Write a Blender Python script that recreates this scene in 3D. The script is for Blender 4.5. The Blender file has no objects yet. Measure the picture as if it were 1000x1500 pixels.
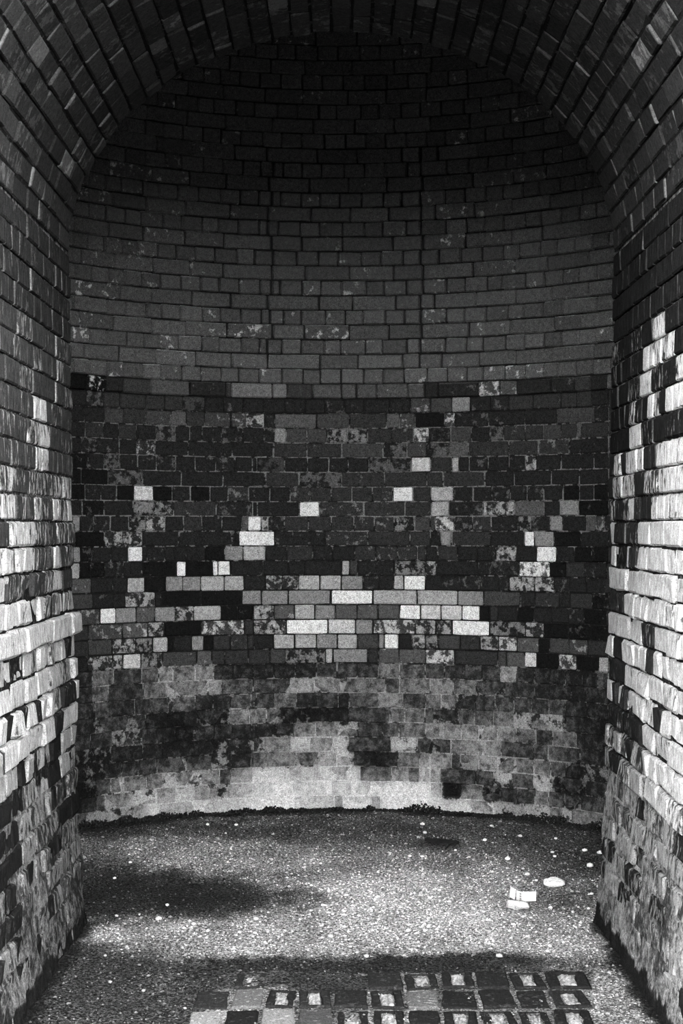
import bpy, math, random
import numpy as np
from mathutils import Vector, noise as mnoise

# ------------------------------------------------------------------ camera, sky, exposure
S = bpy.context.scene
COL = S.collection
F_PX, HORIZON, EYE = 2600.0, 775.0, 1.42          # focal length (pixels of a 1500 px tall frame), horizon row, eye height
cam_d = bpy.data.cameras.new('camera')
cam_d.sensor_fit = 'VERTICAL'
cam_d.sensor_height = 36.0
cam_d.lens = F_PX / 1500.0 * 36.0
cam_d.shift_y = (HORIZON - 750.0) / 1500.0
cam_d.clip_start = 0.05
cam = bpy.data.objects.new('camera', cam_d)
COL.objects.link(cam)
cam.location = (0.0, 0.0, EYE)
cam.rotation_euler = (math.pi / 2, 0, 0)
S.camera = cam

world = bpy.data.worlds.new('overcast_sky')
S.world = world
world.use_nodes = True
world.node_tree.nodes['Background'].inputs['Color'].default_value = (1, 1, 1, 1)
world.node_tree.nodes['Background'].inputs['Strength'].default_value = 1.0

S.view_settings.view_transform = 'Standard'
S.view_settings.look = 'None'
S.view_settings.gamma = 1.0
S.view_settings.use_curve_mapping = False
S.view_settings.exposure = 4.4

# ------------------------------------------------------------------ layout of the place (metres)
Y_FRONT, Y_END = 4.2, 6.42          # mouth of the passage and its inner end
R_BACK, C_BACK = 1.607, 7.36        # round chamber: radius, centre
P_BACK = 0.0742                     # brick course of the round wall
P_JAMB = 0.0803                     # brick course of the passage walls
Z_SPRING, A_ARCH, B_ARCH = 2.42, 0.983, 0.795
TH_END = math.acos((Y_END - C_BACK) / R_BACK)
rng = random.Random(7)
nrg = np.random.RandomState(11)


def half(z):
    return float(np.interp(z, [0, 0.2, 0.45, 1.0, Z_SPRING], [0.930, 0.938, 0.952, 0.962, 0.983]))


def px_of(p):
    return 500 + F_PX * p[0] / p[1], HORIZON - F_PX * (p[2] - EYE) / p[1]


def floor_at(px, py):
    y = F_PX * EYE / (py - HORIZON)
    return Vector(((px - 500) / F_PX * y, y, 0))


_th = np.linspace(-1.5, 1.5, 1201)
_px = 500 + F_PX * R_BACK * np.sin(_th) / (C_BACK + R_BACK * np.cos(_th))
_k0, _k1 = int(np.argmin(_px)), int(np.argmax(_px))
PX_TH = (_px[_k0:_k1 + 1], _th[_k0:_k1 + 1])


def th_of_px(x):
    return float(np.interp(x, PX_TH[0], PX_TH[1]))


def fbm(x, y, z, octv=4):
    return mnoise.fractal(Vector((x, y, z)), 1.0, 2.0, octv)


# ------------------------------------------------------------------ tones
LEVEL = [14, 30, 44, 60, 82, 112, 142, 172, 204, 232]


def lin(tone):
    """photographic tone 0..9 -> linear brightness"""
    b = float(np.interp(tone, range(10), LEVEL)) / 255.0
    return b / 12.92 if b <= 0.04045 else ((b + 0.055) / 1.055) ** 2.4


def alb(tone, light=1.0):
    return min(0.86, max(0.008, lin(tone) / light))


# light received by each surface at a height, so that pigments can be chosen for it
def e_back(z):
    return float(np.interp(z, [0.1, 0.5, 0.92, 1.33, 1.75, 2.16], [1.30, 1.20, 1.04, 0.92, 0.78, 0.60]))


def e_jamb(y, z):
    return float(np.interp(z, [0.2, 0.7, 1.2, 1.6, 2.0, 2.4], [2.7, 2.6, 2.4, 2.0, 1.6, 1.35]))


def e_floor(y):
    return float(np.interp(y, [5.16, 5.47, 5.81, 6.2, 6.65, 7.17, 7.77, 8.49], [2.2, 1.8, 1.35, 1.03, 0.80, 0.64, 0.54, 0.50]))


# ------------------------------------------------------------------ materials
def nd(nt, t, **kw):
    n = nt.nodes.new(t)
    for k, v in kw.items():
        setattr(n, k, v)
    return n


def masonry_material(name, patch_scale=16.0, grain=240.0, bump=0.35, rough=0.9, mott=0.5, edge=0.05, coarse=60.0, zs=1.0, cr=0.28):
    m = bpy.data.materials.new(name)
    m.use_nodes = True
    nt = m.node_tree
    L = nt.links.new
    b = nt.nodes['Principled BSDF']
    b.inputs['Roughness'].default_value = rough
    b.inputs['Specular IOR Level'].default_value = 0.0
    geo = nd(nt, 'ShaderNodeNewGeometry')
    a1 = nd(nt, 'ShaderNodeAttribute', attribute_name='tone_a')
    a2 = nd(nt, 'ShaderNodeAttribute', attribute_name='tone_b')
    a3 = nd(nt, 'ShaderNodeAttribute', attribute_name='cover')
    n1 = nd(nt, 'ShaderNodeTexNoise')
    n1.inputs['Scale'].default_value = patch_scale
    n1.inputs['Detail'].default_value = 7
    n1.inputs['Roughness'].default_value = 0.68
    vm = nd(nt, 'ShaderNodeVectorMath', operation='MULTIPLY')
    vm.inputs[1].default_value = (1, 1, zs)
    L(geo.outputs['Position'], vm.inputs[0])
    L(vm.outputs[0], n1.inputs['Vector'])
    # chips of the lighter coat: noise (about 0.3..0.7) against 1 - cover
    thr = nd(nt, 'ShaderNodeMapRange')
    thr.inputs['From Min'].default_value = 0
    thr.inputs['From Max'].default_value = 1
    thr.inputs['To Min'].default_value = 0.78
    thr.inputs['To Max'].default_value = 0.22
    L(a3.outputs['Fac'], thr.inputs['Value'])
    sub = nd(nt, 'ShaderNodeMath', operation='SUBTRACT')
    L(n1.outputs['Fac'], sub.inputs[0])
    L(thr.outputs['Result'], sub.inputs[1])
    ms = nd(nt, 'ShaderNodeMapRange', interpolation_type='SMOOTHSTEP')
    ms.inputs['From Min'].default_value = -edge * 0.5
    ms.inputs['From Max'].default_value = edge * 0.5
    L(sub.outputs[0], ms.inputs['Value'])
    mix = nd(nt, 'ShaderNodeMix', data_type='FLOAT')
    L(ms.outputs['Result'], mix.inputs[0])
    L(a1.outputs['Fac'], mix.inputs[2])
    L(a2.outputs['Fac'], mix.inputs[3])
    # fine grain and broader mottling of the stone itself
    n2 = nd(nt, 'ShaderNodeTexNoise')
    n2.inputs['Scale'].default_value = grain
    n2.inputs['Detail'].default_value = 2
    L(geo.outputs['Position'], n2.inputs['Vector'])
    g = nd(nt, 'ShaderNodeMapRange')
    g.inputs['From Min'].default_value = 0.3
    g.inputs['From Max'].default_value = 0.7
    g.inputs['To Min'].default_value = 1.0 - mott
    g.inputs['To Max'].default_value = 1.0 + mott
    L(n2.outputs['Fac'], g.inputs['Value'])
    n3 = nd(nt, 'ShaderNodeTexNoise')
    n3.inputs['Scale'].default_value = coarse
    n3.inputs['Detail'].default_value = 4
    n3.inputs['Roughness'].default_value = 0.6
    L(vm.outputs[0], n3.inputs['Vector'])
    g3 = nd(nt, 'ShaderNodeMapRange')
    g3.inputs['From Min'].default_value = 0.3
    g3.inputs['From Max'].default_value = 0.7
    g3.inputs['To Min'].default_value = 1.0 - cr
    g3.inputs['To Max'].default_value = 1.0 + cr
    L(n3.outputs['Fac'], g3.inputs['Value'])
    m1 = nd(nt, 'ShaderNodeMath', operation='MULTIPLY')
    L(mix.outputs[0], m1.inputs[0])
    L(g.outputs['Result'], m1.inputs[1])
    m2 = nd(nt, 'ShaderNodeMath', operation='MULTIPLY')
    L(m1.outputs[0], m2.inputs[0])
    L(g3.outputs['Result'], m2.inputs[1])
    cl = nd(nt, 'ShaderNodeMath', operation='MINIMUM')
    cl.inputs[1].default_value = 0.9
    L(m2.outputs[0], cl.inputs[0])
    cc = nd(nt, 'ShaderNodeCombineColor')
    for k in range(3):
        L(cl.outputs[0], cc.inputs[k])
    L(cc.outputs[0], b.inputs['Base Color'])
    # relief
    add = nd(nt, 'ShaderNodeMath', operation='MULTIPLY_ADD')
    add.inputs[1].default_value = 0.35
    L(n2.outputs['Fac'], add.inputs[0])
    L(n3.outputs['Fac'], add.inputs[2])
    add2 = nd(nt, 'ShaderNodeMath', operation='MULTIPLY_ADD')
    add2.inputs[1].default_value = 0.25
    L(ms.outputs['Result'], add2.inputs[0])
    L(add.outputs[0], add2.inputs[2])
    bp = nd(nt, 'ShaderNodeBump')
    bp.inputs['Strength'].default_value = bump
    bp.inputs['Distance'].default_value = 0.008
    L(add2.outputs[0], bp.inputs['Height'])
    L(bp.outputs['Normal'], b.inputs['Normal'])
    return m


M_BACK = masonry_material('sooty_brick', 24, 230, 0.35, mott=0.6, edge=0.09)
M_LOW = masonry_material('limewashed_brick', 26, 210, 0.45, mott=0.5, edge=0.30, coarse=40)
M_JAMB = masonry_material('weathered_brick', 42, 260, 0.7, mott=0.45, edge=0.10, coarse=60, zs=0.4, cr=0.45)
M_VAULT = masonry_material('vault_brick', 20, 260, 0.4, mott=0.35)
M_MORTAR = masonry_material('mortar', 22, 200, 0.6, mott=0.5, edge=0.1)
M_RENDER = masonry_material('rough_render', 34, 200, 1.0, mott=0.5, edge=0.30, coarse=45)
M_FLOOR = masonry_material('grit_ground', 95, 260, 0.9, mott=0.6, edge=0.10, coarse=70)
M_STONE = masonry_material('pebble_stone', 60, 300, 0.4, mott=0.25, edge=0.2, coarse=120)
M_PAVER = masonry_material('paving_brick', 40, 250, 0.5, mott=0.5, edge=0.08, coarse=80)


def plain(name, v, rough=0.8, var=0.15, scale=60):
    m = bpy.data.materials.new(name)
    m.use_nodes = True
    nt = m.node_tree
    b = nt.nodes['Principled BSDF']
    b.inputs['Roughness'].default_value = rough
    b.inputs['Specular IOR Level'].default_value = 0.0 if name == 'outside_ground' else 0.2
    tc = nd(nt, 'ShaderNodeTexCoord')
    n = nd(nt, 'ShaderNodeTexNoise')
    n.inputs['Scale'].default_value = scale
    n.inputs['Detail'].default_value = 4
    nt.links.new(tc.outputs['Object'], n.inputs['Vector'])
    r = nd(nt, 'ShaderNodeMapRange')
    r.inputs['From Min'].default_value = 0.3
    r.inputs['From Max'].default_value = 0.7
    r.inputs['To Min'].default_value = v * (1 - var)
    r.inputs['To Max'].default_value = v * (1 + var)
    nt.links.new(n.outputs['Fac'], r.inputs['Value'])
    cc = nd(nt, 'ShaderNodeCombineColor')
    for k in range(3):
        nt.links.new(r.outputs['Result'], cc.inputs[k])
    nt.links.new(cc.outputs[0], b.inputs['Base Color'])
    return m


M_CARD = plain('white_card', 0.52, 0.6, 0.03)
M_INK = plain('grey_print', 0.16, 0.6, 0.1)
M_DARK = plain('dark_debris', 0.012, 0.8, 0.4)
M_GROUND = plain('outside_ground', 0.02, 0.95, 0.3, 8)


# ------------------------------------------------------------------ object helpers
def link(name, mesh, parent=None, loc=None):
    o = bpy.data.objects.new(name, mesh)
    COL.objects.link(o)
    if loc is not None:
        o.location = loc
    if parent is not None:
        o.parent = parent
    return o


def mesh_of(name, verts, faces, mat, attrs=None, smooth=True):
    me = bpy.data.meshes.new(name)
    me.from_pydata([tuple(v) for v in verts], [], [tuple(f) for f in faces])
    if attrs:
        for k, arr in attrs.items():
            at = me.attributes.new(k, 'FLOAT', 'POINT')
            at.data.foreach_set('value', np.asarray(arr, dtype=np.float32))
    if smooth:
        me.polygons.foreach_set('use_smooth', [True] * len(me.polygons))
    me.materials.append(mat)
    me.update()
    return me


def tag(o, label, cat, group=None, kind=None):
    o['label'] = label
    o['category'] = cat
    if group:
        o['group'] = group
    if kind:
        o['kind'] = kind
    return o


def box_mesh(name, sx, sy, sz, mat, bev=0.0):
    import bmesh
    bm = bmesh.new()
    bmesh.ops.create_cube(bm, size=1.0)
    for v in bm.verts:
        v.co = Vector((v.co.x * sx, v.co.y * sy, v.co.z * sz))
    if bev:
        bmesh.ops.bevel(bm, geom=bm.edges[:], offset=bev, segments=2, affect='EDGES')
    me = bpy.data.meshes.new(name)
    bm.to_mesh(me)
    bm.free()
    me.materials.append(mat)
    return me


# one brick: a worn 4 x 4 pillow face with a skirt going back into the joint (42 triangles)
_fc = [(j * 4 + i, j * 4 + i + 1, (j + 1) * 4 + i + 1, (j + 1) * 4 + i) for j in range(3) for i in range(3)]
_ring = [0, 1, 2, 3, 7, 11, 15, 14, 13, 12, 8, 4]
for _q in range(12):
    _a, _b = _ring[_q], _ring[(_q + 1) % 12]
    _fc.append((_b, _a, 16 + _q, 16 + (_q + 1) % 12))
BRICK_FACES = _fc


def brick_shape(w, h, depth, r, wear, rg, bulge=0.0):
    """local (u, v, n) coordinates of one brick, face towards +n"""
    us = [-w / 2, -w / 2 + r, w / 2 - r, w / 2]
    vs = [-h / 2, -h / 2 + r, h / 2 - r, h / 2]
    V = []
    tu, tv = rg.uniform(-1, 1) * wear * 0.6, rg.uniform(-1, 1) * wear * 0.6
    for j in range(4):
        for i in range(4):
            u, v, n = us[i], vs[j], 0.0
            bi, bj = i in (0, 3), j in (0, 3)
            if bi or bj:
                n -= r * 0.75
            if bi and bj:
                u -= math.copysign(r * 0.45, u)
                v -= math.copysign(r * 0.45, v)
                n -= r * 0.3
            else:
                n += bulge * (0 if (bi or bj) else 1)
            u += rg.uniform(-1, 1) * wear * (0.5 if bi else 0.3)
            v += rg.uniform(-1, 1) * wear * (0.4 if bj else 0.3)
            n += rg.uniform(-1, 1) * wear * 0.4 + tu * u / w + tv * v / h
            V.append((u, v, n))
    for k in _ring:
        u, v, n = V[k]
        V.append((u, v, -depth))
    return V


class Brickwork:
    """collects the bricks of one wall; the largest in view become parts, the others one joined part"""
    def __init__(self, parent, mat, limit=300):
        self.items, self.parent, self.mat, self.limit = [], parent, mat, limit

    def add(self, centre, eu, ev, en, shape, ta, tb, cov, seen=True, mat=None):
        P = np.array(shape) @ np.array([eu, ev, en]) + np.array(centre)
        f = P[:16]
        xs = 500 + F_PX * f[:, 0] / f[:, 1]
        ys = HORIZON - F_PX * (f[:, 2] - EYE) / f[:, 1]
        ax0, ax1 = np.clip([xs.min(), xs.max()], 0, 1000)
        ay0, ay1 = np.clip([ys.min(), ys.max()], 0, 1500)
        q = [0, 3, 15, 12]
        a = 0.5 * abs(sum(xs[q[k]] * ys[q[(k + 1) % 4]] - xs[q[(k + 1) % 4]] * ys[q[k]] for k in range(4)))
        if ax1 - ax0 < 2 or ay1 - ay0 < 2 or not seen:
            a = 0
        def full(t):
            t = np.asarray(t, dtype=float)
            if t.ndim == 0:
                return np.full(28, float(t))
            return np.concatenate([t, t[_ring]])
        self.items.append((a, np.array(centre), P, full(ta), full(tb), full(cov), mat or self.mat))

    def build(self):
        self.items.sort(key=lambda t: -t[0])
        n = 0
        rest = {}
        for a, c, P, ta, tb, cv, mat in self.items:
            if n < self.limit and a > 60 and self.limit:
                me = mesh_of('brick', P - c, BRICK_FACES, mat, {'tone_a': ta, 'tone_b': tb, 'cover': cv}, smooth=False)
                link('brick', me, self.parent, c)
                n += 1
            else:
                rest.setdefault(mat.name, (mat, []))[1].append((P, ta, tb, cv))
        V, F, A, B, Cv, mi, mats = [], [], [], [], [], [], []
        for mat, lst in rest.values():
            for P, ta, tb, cv in lst:
                k = len(V) * 28
                V.append(P)
                F += [tuple(i + k for i in f) for f in BRICK_FACES]
                mi += [len(mats)] * len(BRICK_FACES)
                A.append(ta)
                B.append(tb)
                Cv.append(cv)
            mats.append(mat)
        if V:
            me = mesh_of('brickwork', np.concatenate(V), F, mats[0], {'tone_a': np.concatenate(A),
                         'tone_b': np.concatenate(B), 'cover': np.concatenate(Cv)}, smooth=False)
            for mat in mats[1:]:
                me.materials.append(mat)
            me.polygons.foreach_set('material_index', mi)
            o = link('brickwork', me, self.parent)
            o['kind'] = 'stuff'


def grid(name, pts, nu, nv, mat, attrs, parent=None, flip=False):
    """pts: (nv, nu, 3) array"""
    F = []
    for j in range(nv - 1):
        for i in range(nu - 1):
            a = j * nu + i
            q = (a, a + 1, a + nu + 1, a + nu)
            F.append(q[::-1] if flip else q)
    me = mesh_of(name, np.asarray(pts).reshape(-1, 3), F, mat, attrs)
    return link(name, me, parent)


# ------------------------------------------------------------------ the round back wall
# tones of the bricks, read course by course (0 = floor course); a, b, c are three strips of the wall
ROWS = {
 0: 'a0-100:4 100-350:4 360-430:6 440-700:7 700-1000:7 b30-480:8 480-525:5 525-680:8 680-730:5 730-1000:8 c0-380:7 380-600:5 600-1000:5',
 1: 'a50-150:0 150-200:4 200-350:5 360-480:6 480-680:6 690-760:5 760-860:3 860-1000:7 b40-1000:8 c0-100:7 100-200:0 210-320:6 320-600:1 610-680:6 680-850:2 850-1000:3',
 2: 'a0-150:0 150-230:3 230-300:5 300-420:5 430-510:4 510-720:5 720-820:6 820-880:3 880-1000:6 b30-620:7 620-790:3 790-880:6 880-940:3 940-1000:6 c10-90:6 90-280:1 290-380:2 380-700:5 710-880:1 880-1000:2',
 3: 'a0-200:1 200-290:1 290-380:1 380-480:2 480-640:3 640-780:2 780-880:3 885-990:0 b30-120:3 120-260:4 270-400:2 400-580:6 590-820:0 830-940:4 945-1000:5 c10-150:6 150-200:2 200-300:3 300-400:6 405-500:4 500-600:4 600-690:4 690-770:3 775-850:0 860-1000:2',
 4: 'a0-230:1 230-400:1 410-510:1 510-800:0 800-1000:2 b40-100:3 100-230:5 260-550:6 560-790:1 790-930:6 930-c40:1 50-150:2 150-330:5 340-420:5 420-600:1 600-670:3 680-850:3 850-1000:1',
 5: 'a0-240:2 240-400:3 400-480:2 480-580:1 580-680:0 680-790:2 795-890:1 890-990:1 b37-55:1 55-160:1 165-250:1 260-500:5 500-610:4 610-740:2 740-830:3 830-c10:4 10-110:6 110-300:5 300-500:5 505-610:3 610-700:1 700-830:5 830-1000:1',
 6: 'a0-140:1 140-360:2 360-420:2 420-540:0 540-630:0 630-700:1 700-870:1 880-b20:5 20-110:5 110-180:4 185-330:0 335-555:0 558-780:2 780-860:4 860-970:4 c10-50:2 60-190:1 190-270:3 280-380:3 380-490:4 490-760:4 780-1000:0',
 7: 'a0-150:1 150-220:3 220-360:1 360-450:2 460-540:2 545-690:4 690-880:1 880-b30:3 30-60:2 60-150:2 150-270:4 280-380:1 390-500:2 500-560:1 560-720:3 720-850:5 850-c0:2 20-180:4 180-280:1 285-490:2 490-680:2 680-770:3 770-1000:1',
 8: 'a0-130:1 130-220:4 220-400:1 415-530:4 530-760:4 760-830:6 830-1000:3 b40-240:2 250-370:6 370-520:5 520-760:4 760-830:2 830-1000:4 c20-160:5 160-280:4 285-440:2 440-600:2 600-1000:1',
 9: 'a0-130:1 135-245:4 250-400:2 400-490:3 490-570:5 570-690:4 690-790:5 790-1000:1 b40-380:1 385-495:2 497-600:2 605-715:2 720-830:4 835-c0:3 20-415:2 420-500:6 505-600:1 605-765:1 770-860:1 860-940:1 945-1000:3',
 10: 'a0-105:1 105-245:4m 245-298:4m 298-395:7 395-510:3m 515-700:3 700-780:4 780-850:2 850-b0:2 30-130:2 135-215:3 215-430:3m 435-470:6 470-660:5 665-720:2 720-830:4 830-c0:4 20-165:5m 170-400:2 405-450:3 450-545:4 548-605:7 620-730:0 735-825:5m 828-950:0 950-1000:6',
 11: 'a0-110:2 110-240:3 240-370:4m 370-460:3m 460-540:6 540-575:0 578-670:1 672-735:5 735-785:0 790-b0:2 20-45:2 45-150:1 152-265:6 266-382:6 384-495:5 497-604:6 606-718:3 720-750:5 750-827:8 830-900:1 900-c0:4m 20-80:3m 85-195:3 200-305:2 305-405:4m 405-505:5m 505-620:4 625-680:0 682-785:3 790-885:3 890-1000:2',
 12: 'a0-110:2 115-295:3 298-435:4 435-520:4m 525-720:0 725-955:5m 955-b40:2 45-218:4m 219-443:8 447-595:7 595-685:5 690-915:5m 918-c60:4m 70-150:4m 155-355:8 358-550:3m 555-650:4m 650-780:0 785-905:0 905-1000:0',
 13: 'a0-50:3 50-170:3 180-255:8 262-370:5 370-470:4 470-580:5 585-680:4m 685-830:6 830-1000:0 b37-48:1 48-152:4m 155-262:4 263-373:6 375-485:5 487-602:4 604-715:4 717-832:4 834-945:8 947-c95:7 97-205:7 208-305:8 305-360:0 360-400:2 405-505:1 508-595:0 600-690:1 695-785:1 785-865:1 870-990:0',
 14: 'a0-130:3 135-245:1 245-310:1 310-475:4m 475-500:1 505-720:0 720-940:0 945-b80:5 92-227:5 230-460:5 463-688:8 690-925:6 930-c185:6 185-322:5 325-525:3 525-600:1 605-730:2 735-790:1 795-910:2 915-1000:0',
 15: 'a0-125:4 130-245:1 245-320:1 325-415:6 420-530:0 530-620:5 625-720:5 720-845:6 850-950:6 955-b105:1 110-285:4m 288-400:6 402-517:6 518-630:5 640-720:1 720-800:1 800-853:6 857-960:8 960-c0:2 20-100:1 105-195:1 205-310:1 315-410:1 410-460:1 465-600:4m 600-705:4m 710-785:1 790-880:1 880-980:1',
 16: 'a0-65:6 65-125:0 125-200:0 205-300:1 300-400:1 400-590:0 590-638:8 640-785:0 785-810:8 815-880:8 880-b90:1 100-230:1 230-320:1 325-520:1 520-560:6 565-605:3 605-805:1 805-c0:3m 20-65:4m 70-290:1 295-510:1 520-680:6m 685-770:0 770-865:2 870-990:1',
 17: 'a0-65:5 65-135:0 140-235:1 235-325:1 328-402:8 405-430:1 430-525:1 525-575:1 575-640:1 640-740:1 745-850:0 850-948:5 950-b105:6 107-220:1 225-360:2 365-470:1 470-590:1 590-700:2 705-820:2 820-930:2 930-c0:2 20-75:1 75-180:2 185-290:1 290-388:1 390-500:4m 505-605:1 620-715:8 720-815:1 815-909:0 909-1000:0',
 18: 'a0-40:1 40-200:0 200-300:4m 300-400:4m 400-600:1 600-925:1 925-b158:8 160-430:1 430-660:2 660-890:2 890-1000:2 c10-95:1 95-150:5 150-360:2 365-545:1 545-597:8 600-705:5 705-850:0 850-1000:1',
 19: 'a0-30:2 30-65:5 65-140:1 140-232:1 232-330:1 330-420:3m 425-525:4m 530-625:1 630-725:2 725-835:1 835-940:1 940-975:4 975-b80:8 85-125:4m 125-210:1 210-340:2 340-465:2 465-585:2 585-690:2 700-800:2 805-915:3m 915-1000:3 c20-60:3 65-163:5m 170-265:1 265-360:2 370-510:1 510-580:3m 580-685:1 685-750:5 750-880:1 880-930:4 930-980:3',
 20: 'a0-80:1 80-195:0 200-355:1 355-570:3m 575-800:2 810-1000:1 b40-60:1 65-290:1 292-398:8 398-640:2 640-860:2 865-1000:2 c10-45:2 45-137:6 137-320:1 320-490:4m 495-650:4 655-735:1 740-840:5 840-1000:0',
 21: 'a0-95:0 95-180:1 180-265:1 265-358:0 360-460:7 462-563:0 565-665:1 665-770:0 770-868:1 870-975:2 b20-130:1 130-240:1 240-350:2 350-465:2 465-575:2 575-685:2 685-795:2 800-905:8 907-1000:2 c10-40:2 45-158:6 160-265:1 270-370:1 370-470:1 470-560:1 560-650:1 650-752:1 755-840:0 845-920:1 920-1000:0',
 22: 'a0-70:0 75-215:0 220-405:2m 410-615:1 615-840:1 840-b105:1 110-290:2 290-520:2m 520-750:2 750-980:2 c10-105:2 105-330:2 335-490:1 490-690:1 690-840:1 845-1000:1',
 23: 'a0-110:0 110-195:1 195-280:2m 285-380:1 380-480:1 480-585:1 585-690:1 690-800:1 800-905:1 905-1000:1 b37-60:1 60-210:1m 210-335:1 335-450:1 450-555:1 555-665:1 670-780:2m 780-895:2m 895-c38:7 40-150:2 155-190:6 190-245:1 250-350:1 350-460:1 465-550:1 550-610:4m 610-740:1 745-850:1 850-920:1 920-1000:1',
 24: 'a0-75:1 75-280:1 280-370:1 375-470:4m 475-650:1 655-890:1 895-b150:1 155-330:2 330-520:2 520-740:3 745-870:2m 875-980:3 c0-135:2m 140-240:4 245-460:2 460-620:2 620-785:2 790-1000:1',
 25: 'a0-95:1 95-190:2 195-275:1 278-370:2 375-475:1 480-580:2m 585-660:1 660-725:1 730-830:1 835-945:1 950-b100:1 100-155:1 155-220:5 220-330:3 330-440:3 440-550:3m 550-660:3m 660-790:2 790-905:2 908-c30:5m 30-145:1m 150-255:3 260-360:1 360-430:2m 435-550:2 550-645:2 650-740:3 745-830:2 830-850:4 855-1000:2',
 26: 'a0-90:1 90-200:1 200-300:3 300-420:2 425-560:3 560-640:4 645-740:2 745-880:3 885-965:3 965-b100:4m 105-155:1 155-385:4 385-560:3 560-760:2 760-830:4 835-915:3 918-c110:0 115-170:5m 170-350:1 355-545:1 550-720:1 722-920:3 925-1000:1',
 27: 'a0-100:1 100-190:2m 195-280:2 280-420:2 425-620:2 625-740:1m 745-840:1 845-950:1 955-b210:1 215-430:1 435-640:1 645-780:1 780-890:1 895-c35:3 40-150:3 155-250:5 255-360:1 360-460:1 465-590:2 595-740:2 745-910:2 912-1000:1',
 28: 'a0-90:1 90-200:1 200-290:2 290-440:3 440-650:4 655-850:2 855-880:3 885-b140:5 142-220:5 225-360:3 360-520:4 520-600:4 600-710:4 710-880:4 885-c0:4 20-80:2 85-300:2 305-420:5m 420-510:4 510-700:2 700-830:2 830-910:3 915-1000:2',
}
STRIP = {'a': (100, 1 / 3.7037), 'b': (360, 1 / 3.7037), 'c': (620, 1 / 3.7037)}


def parse_row(txt, header):
    segs = []
    cur = 'a'

    def num(s):
        nonlocal cur
        if s[0] in STRIP:
            cur, s = s[0], s[1:]
        o, k = STRIP[cur]
        return o + float(s) * k
    for tok in txt.split():
        rngs, t = tok.split(':')
        a, b = rngs.split('-')
        x0 = num(a)
        x1 = num(b)
        mixd = t.endswith('m')
        segs.append([x0, x1, float(t.rstrip('m')), mixd])
    out = []
    for s in segs:
        if out:
            if s[0] < out[-1][1] + 9:
                s[0] = (s[0] + out[-1][1]) / 2 if s[0] > out[-1][1] else out[-1][1]
                out[-1][1] = s[0]
        if s[1] - s[0] > 4:
            out.append(s)
    nominal = 29.5 if header else 59.0
    res = []
    for k, s in enumerate(out):
        if k and s[0] - out[k - 1][1] > 1:
            res.append([out[k - 1][1], s[0], (s[2] + out[k - 1][2]) / 2, False])
        n = max(1, int(round((s[1] - s[0]) / nominal))) if (s[1] - s[0]) > 1.3 * nominal else 1
        for q in range(n):
            res.append([s[0] + (s[1] - s[0]) * q / n, s[0] + (s[1] - s[0]) * (q + 1) / n, s[2], s[3]])
    return res


def row_z(r):
    return r * P_BACK


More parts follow.
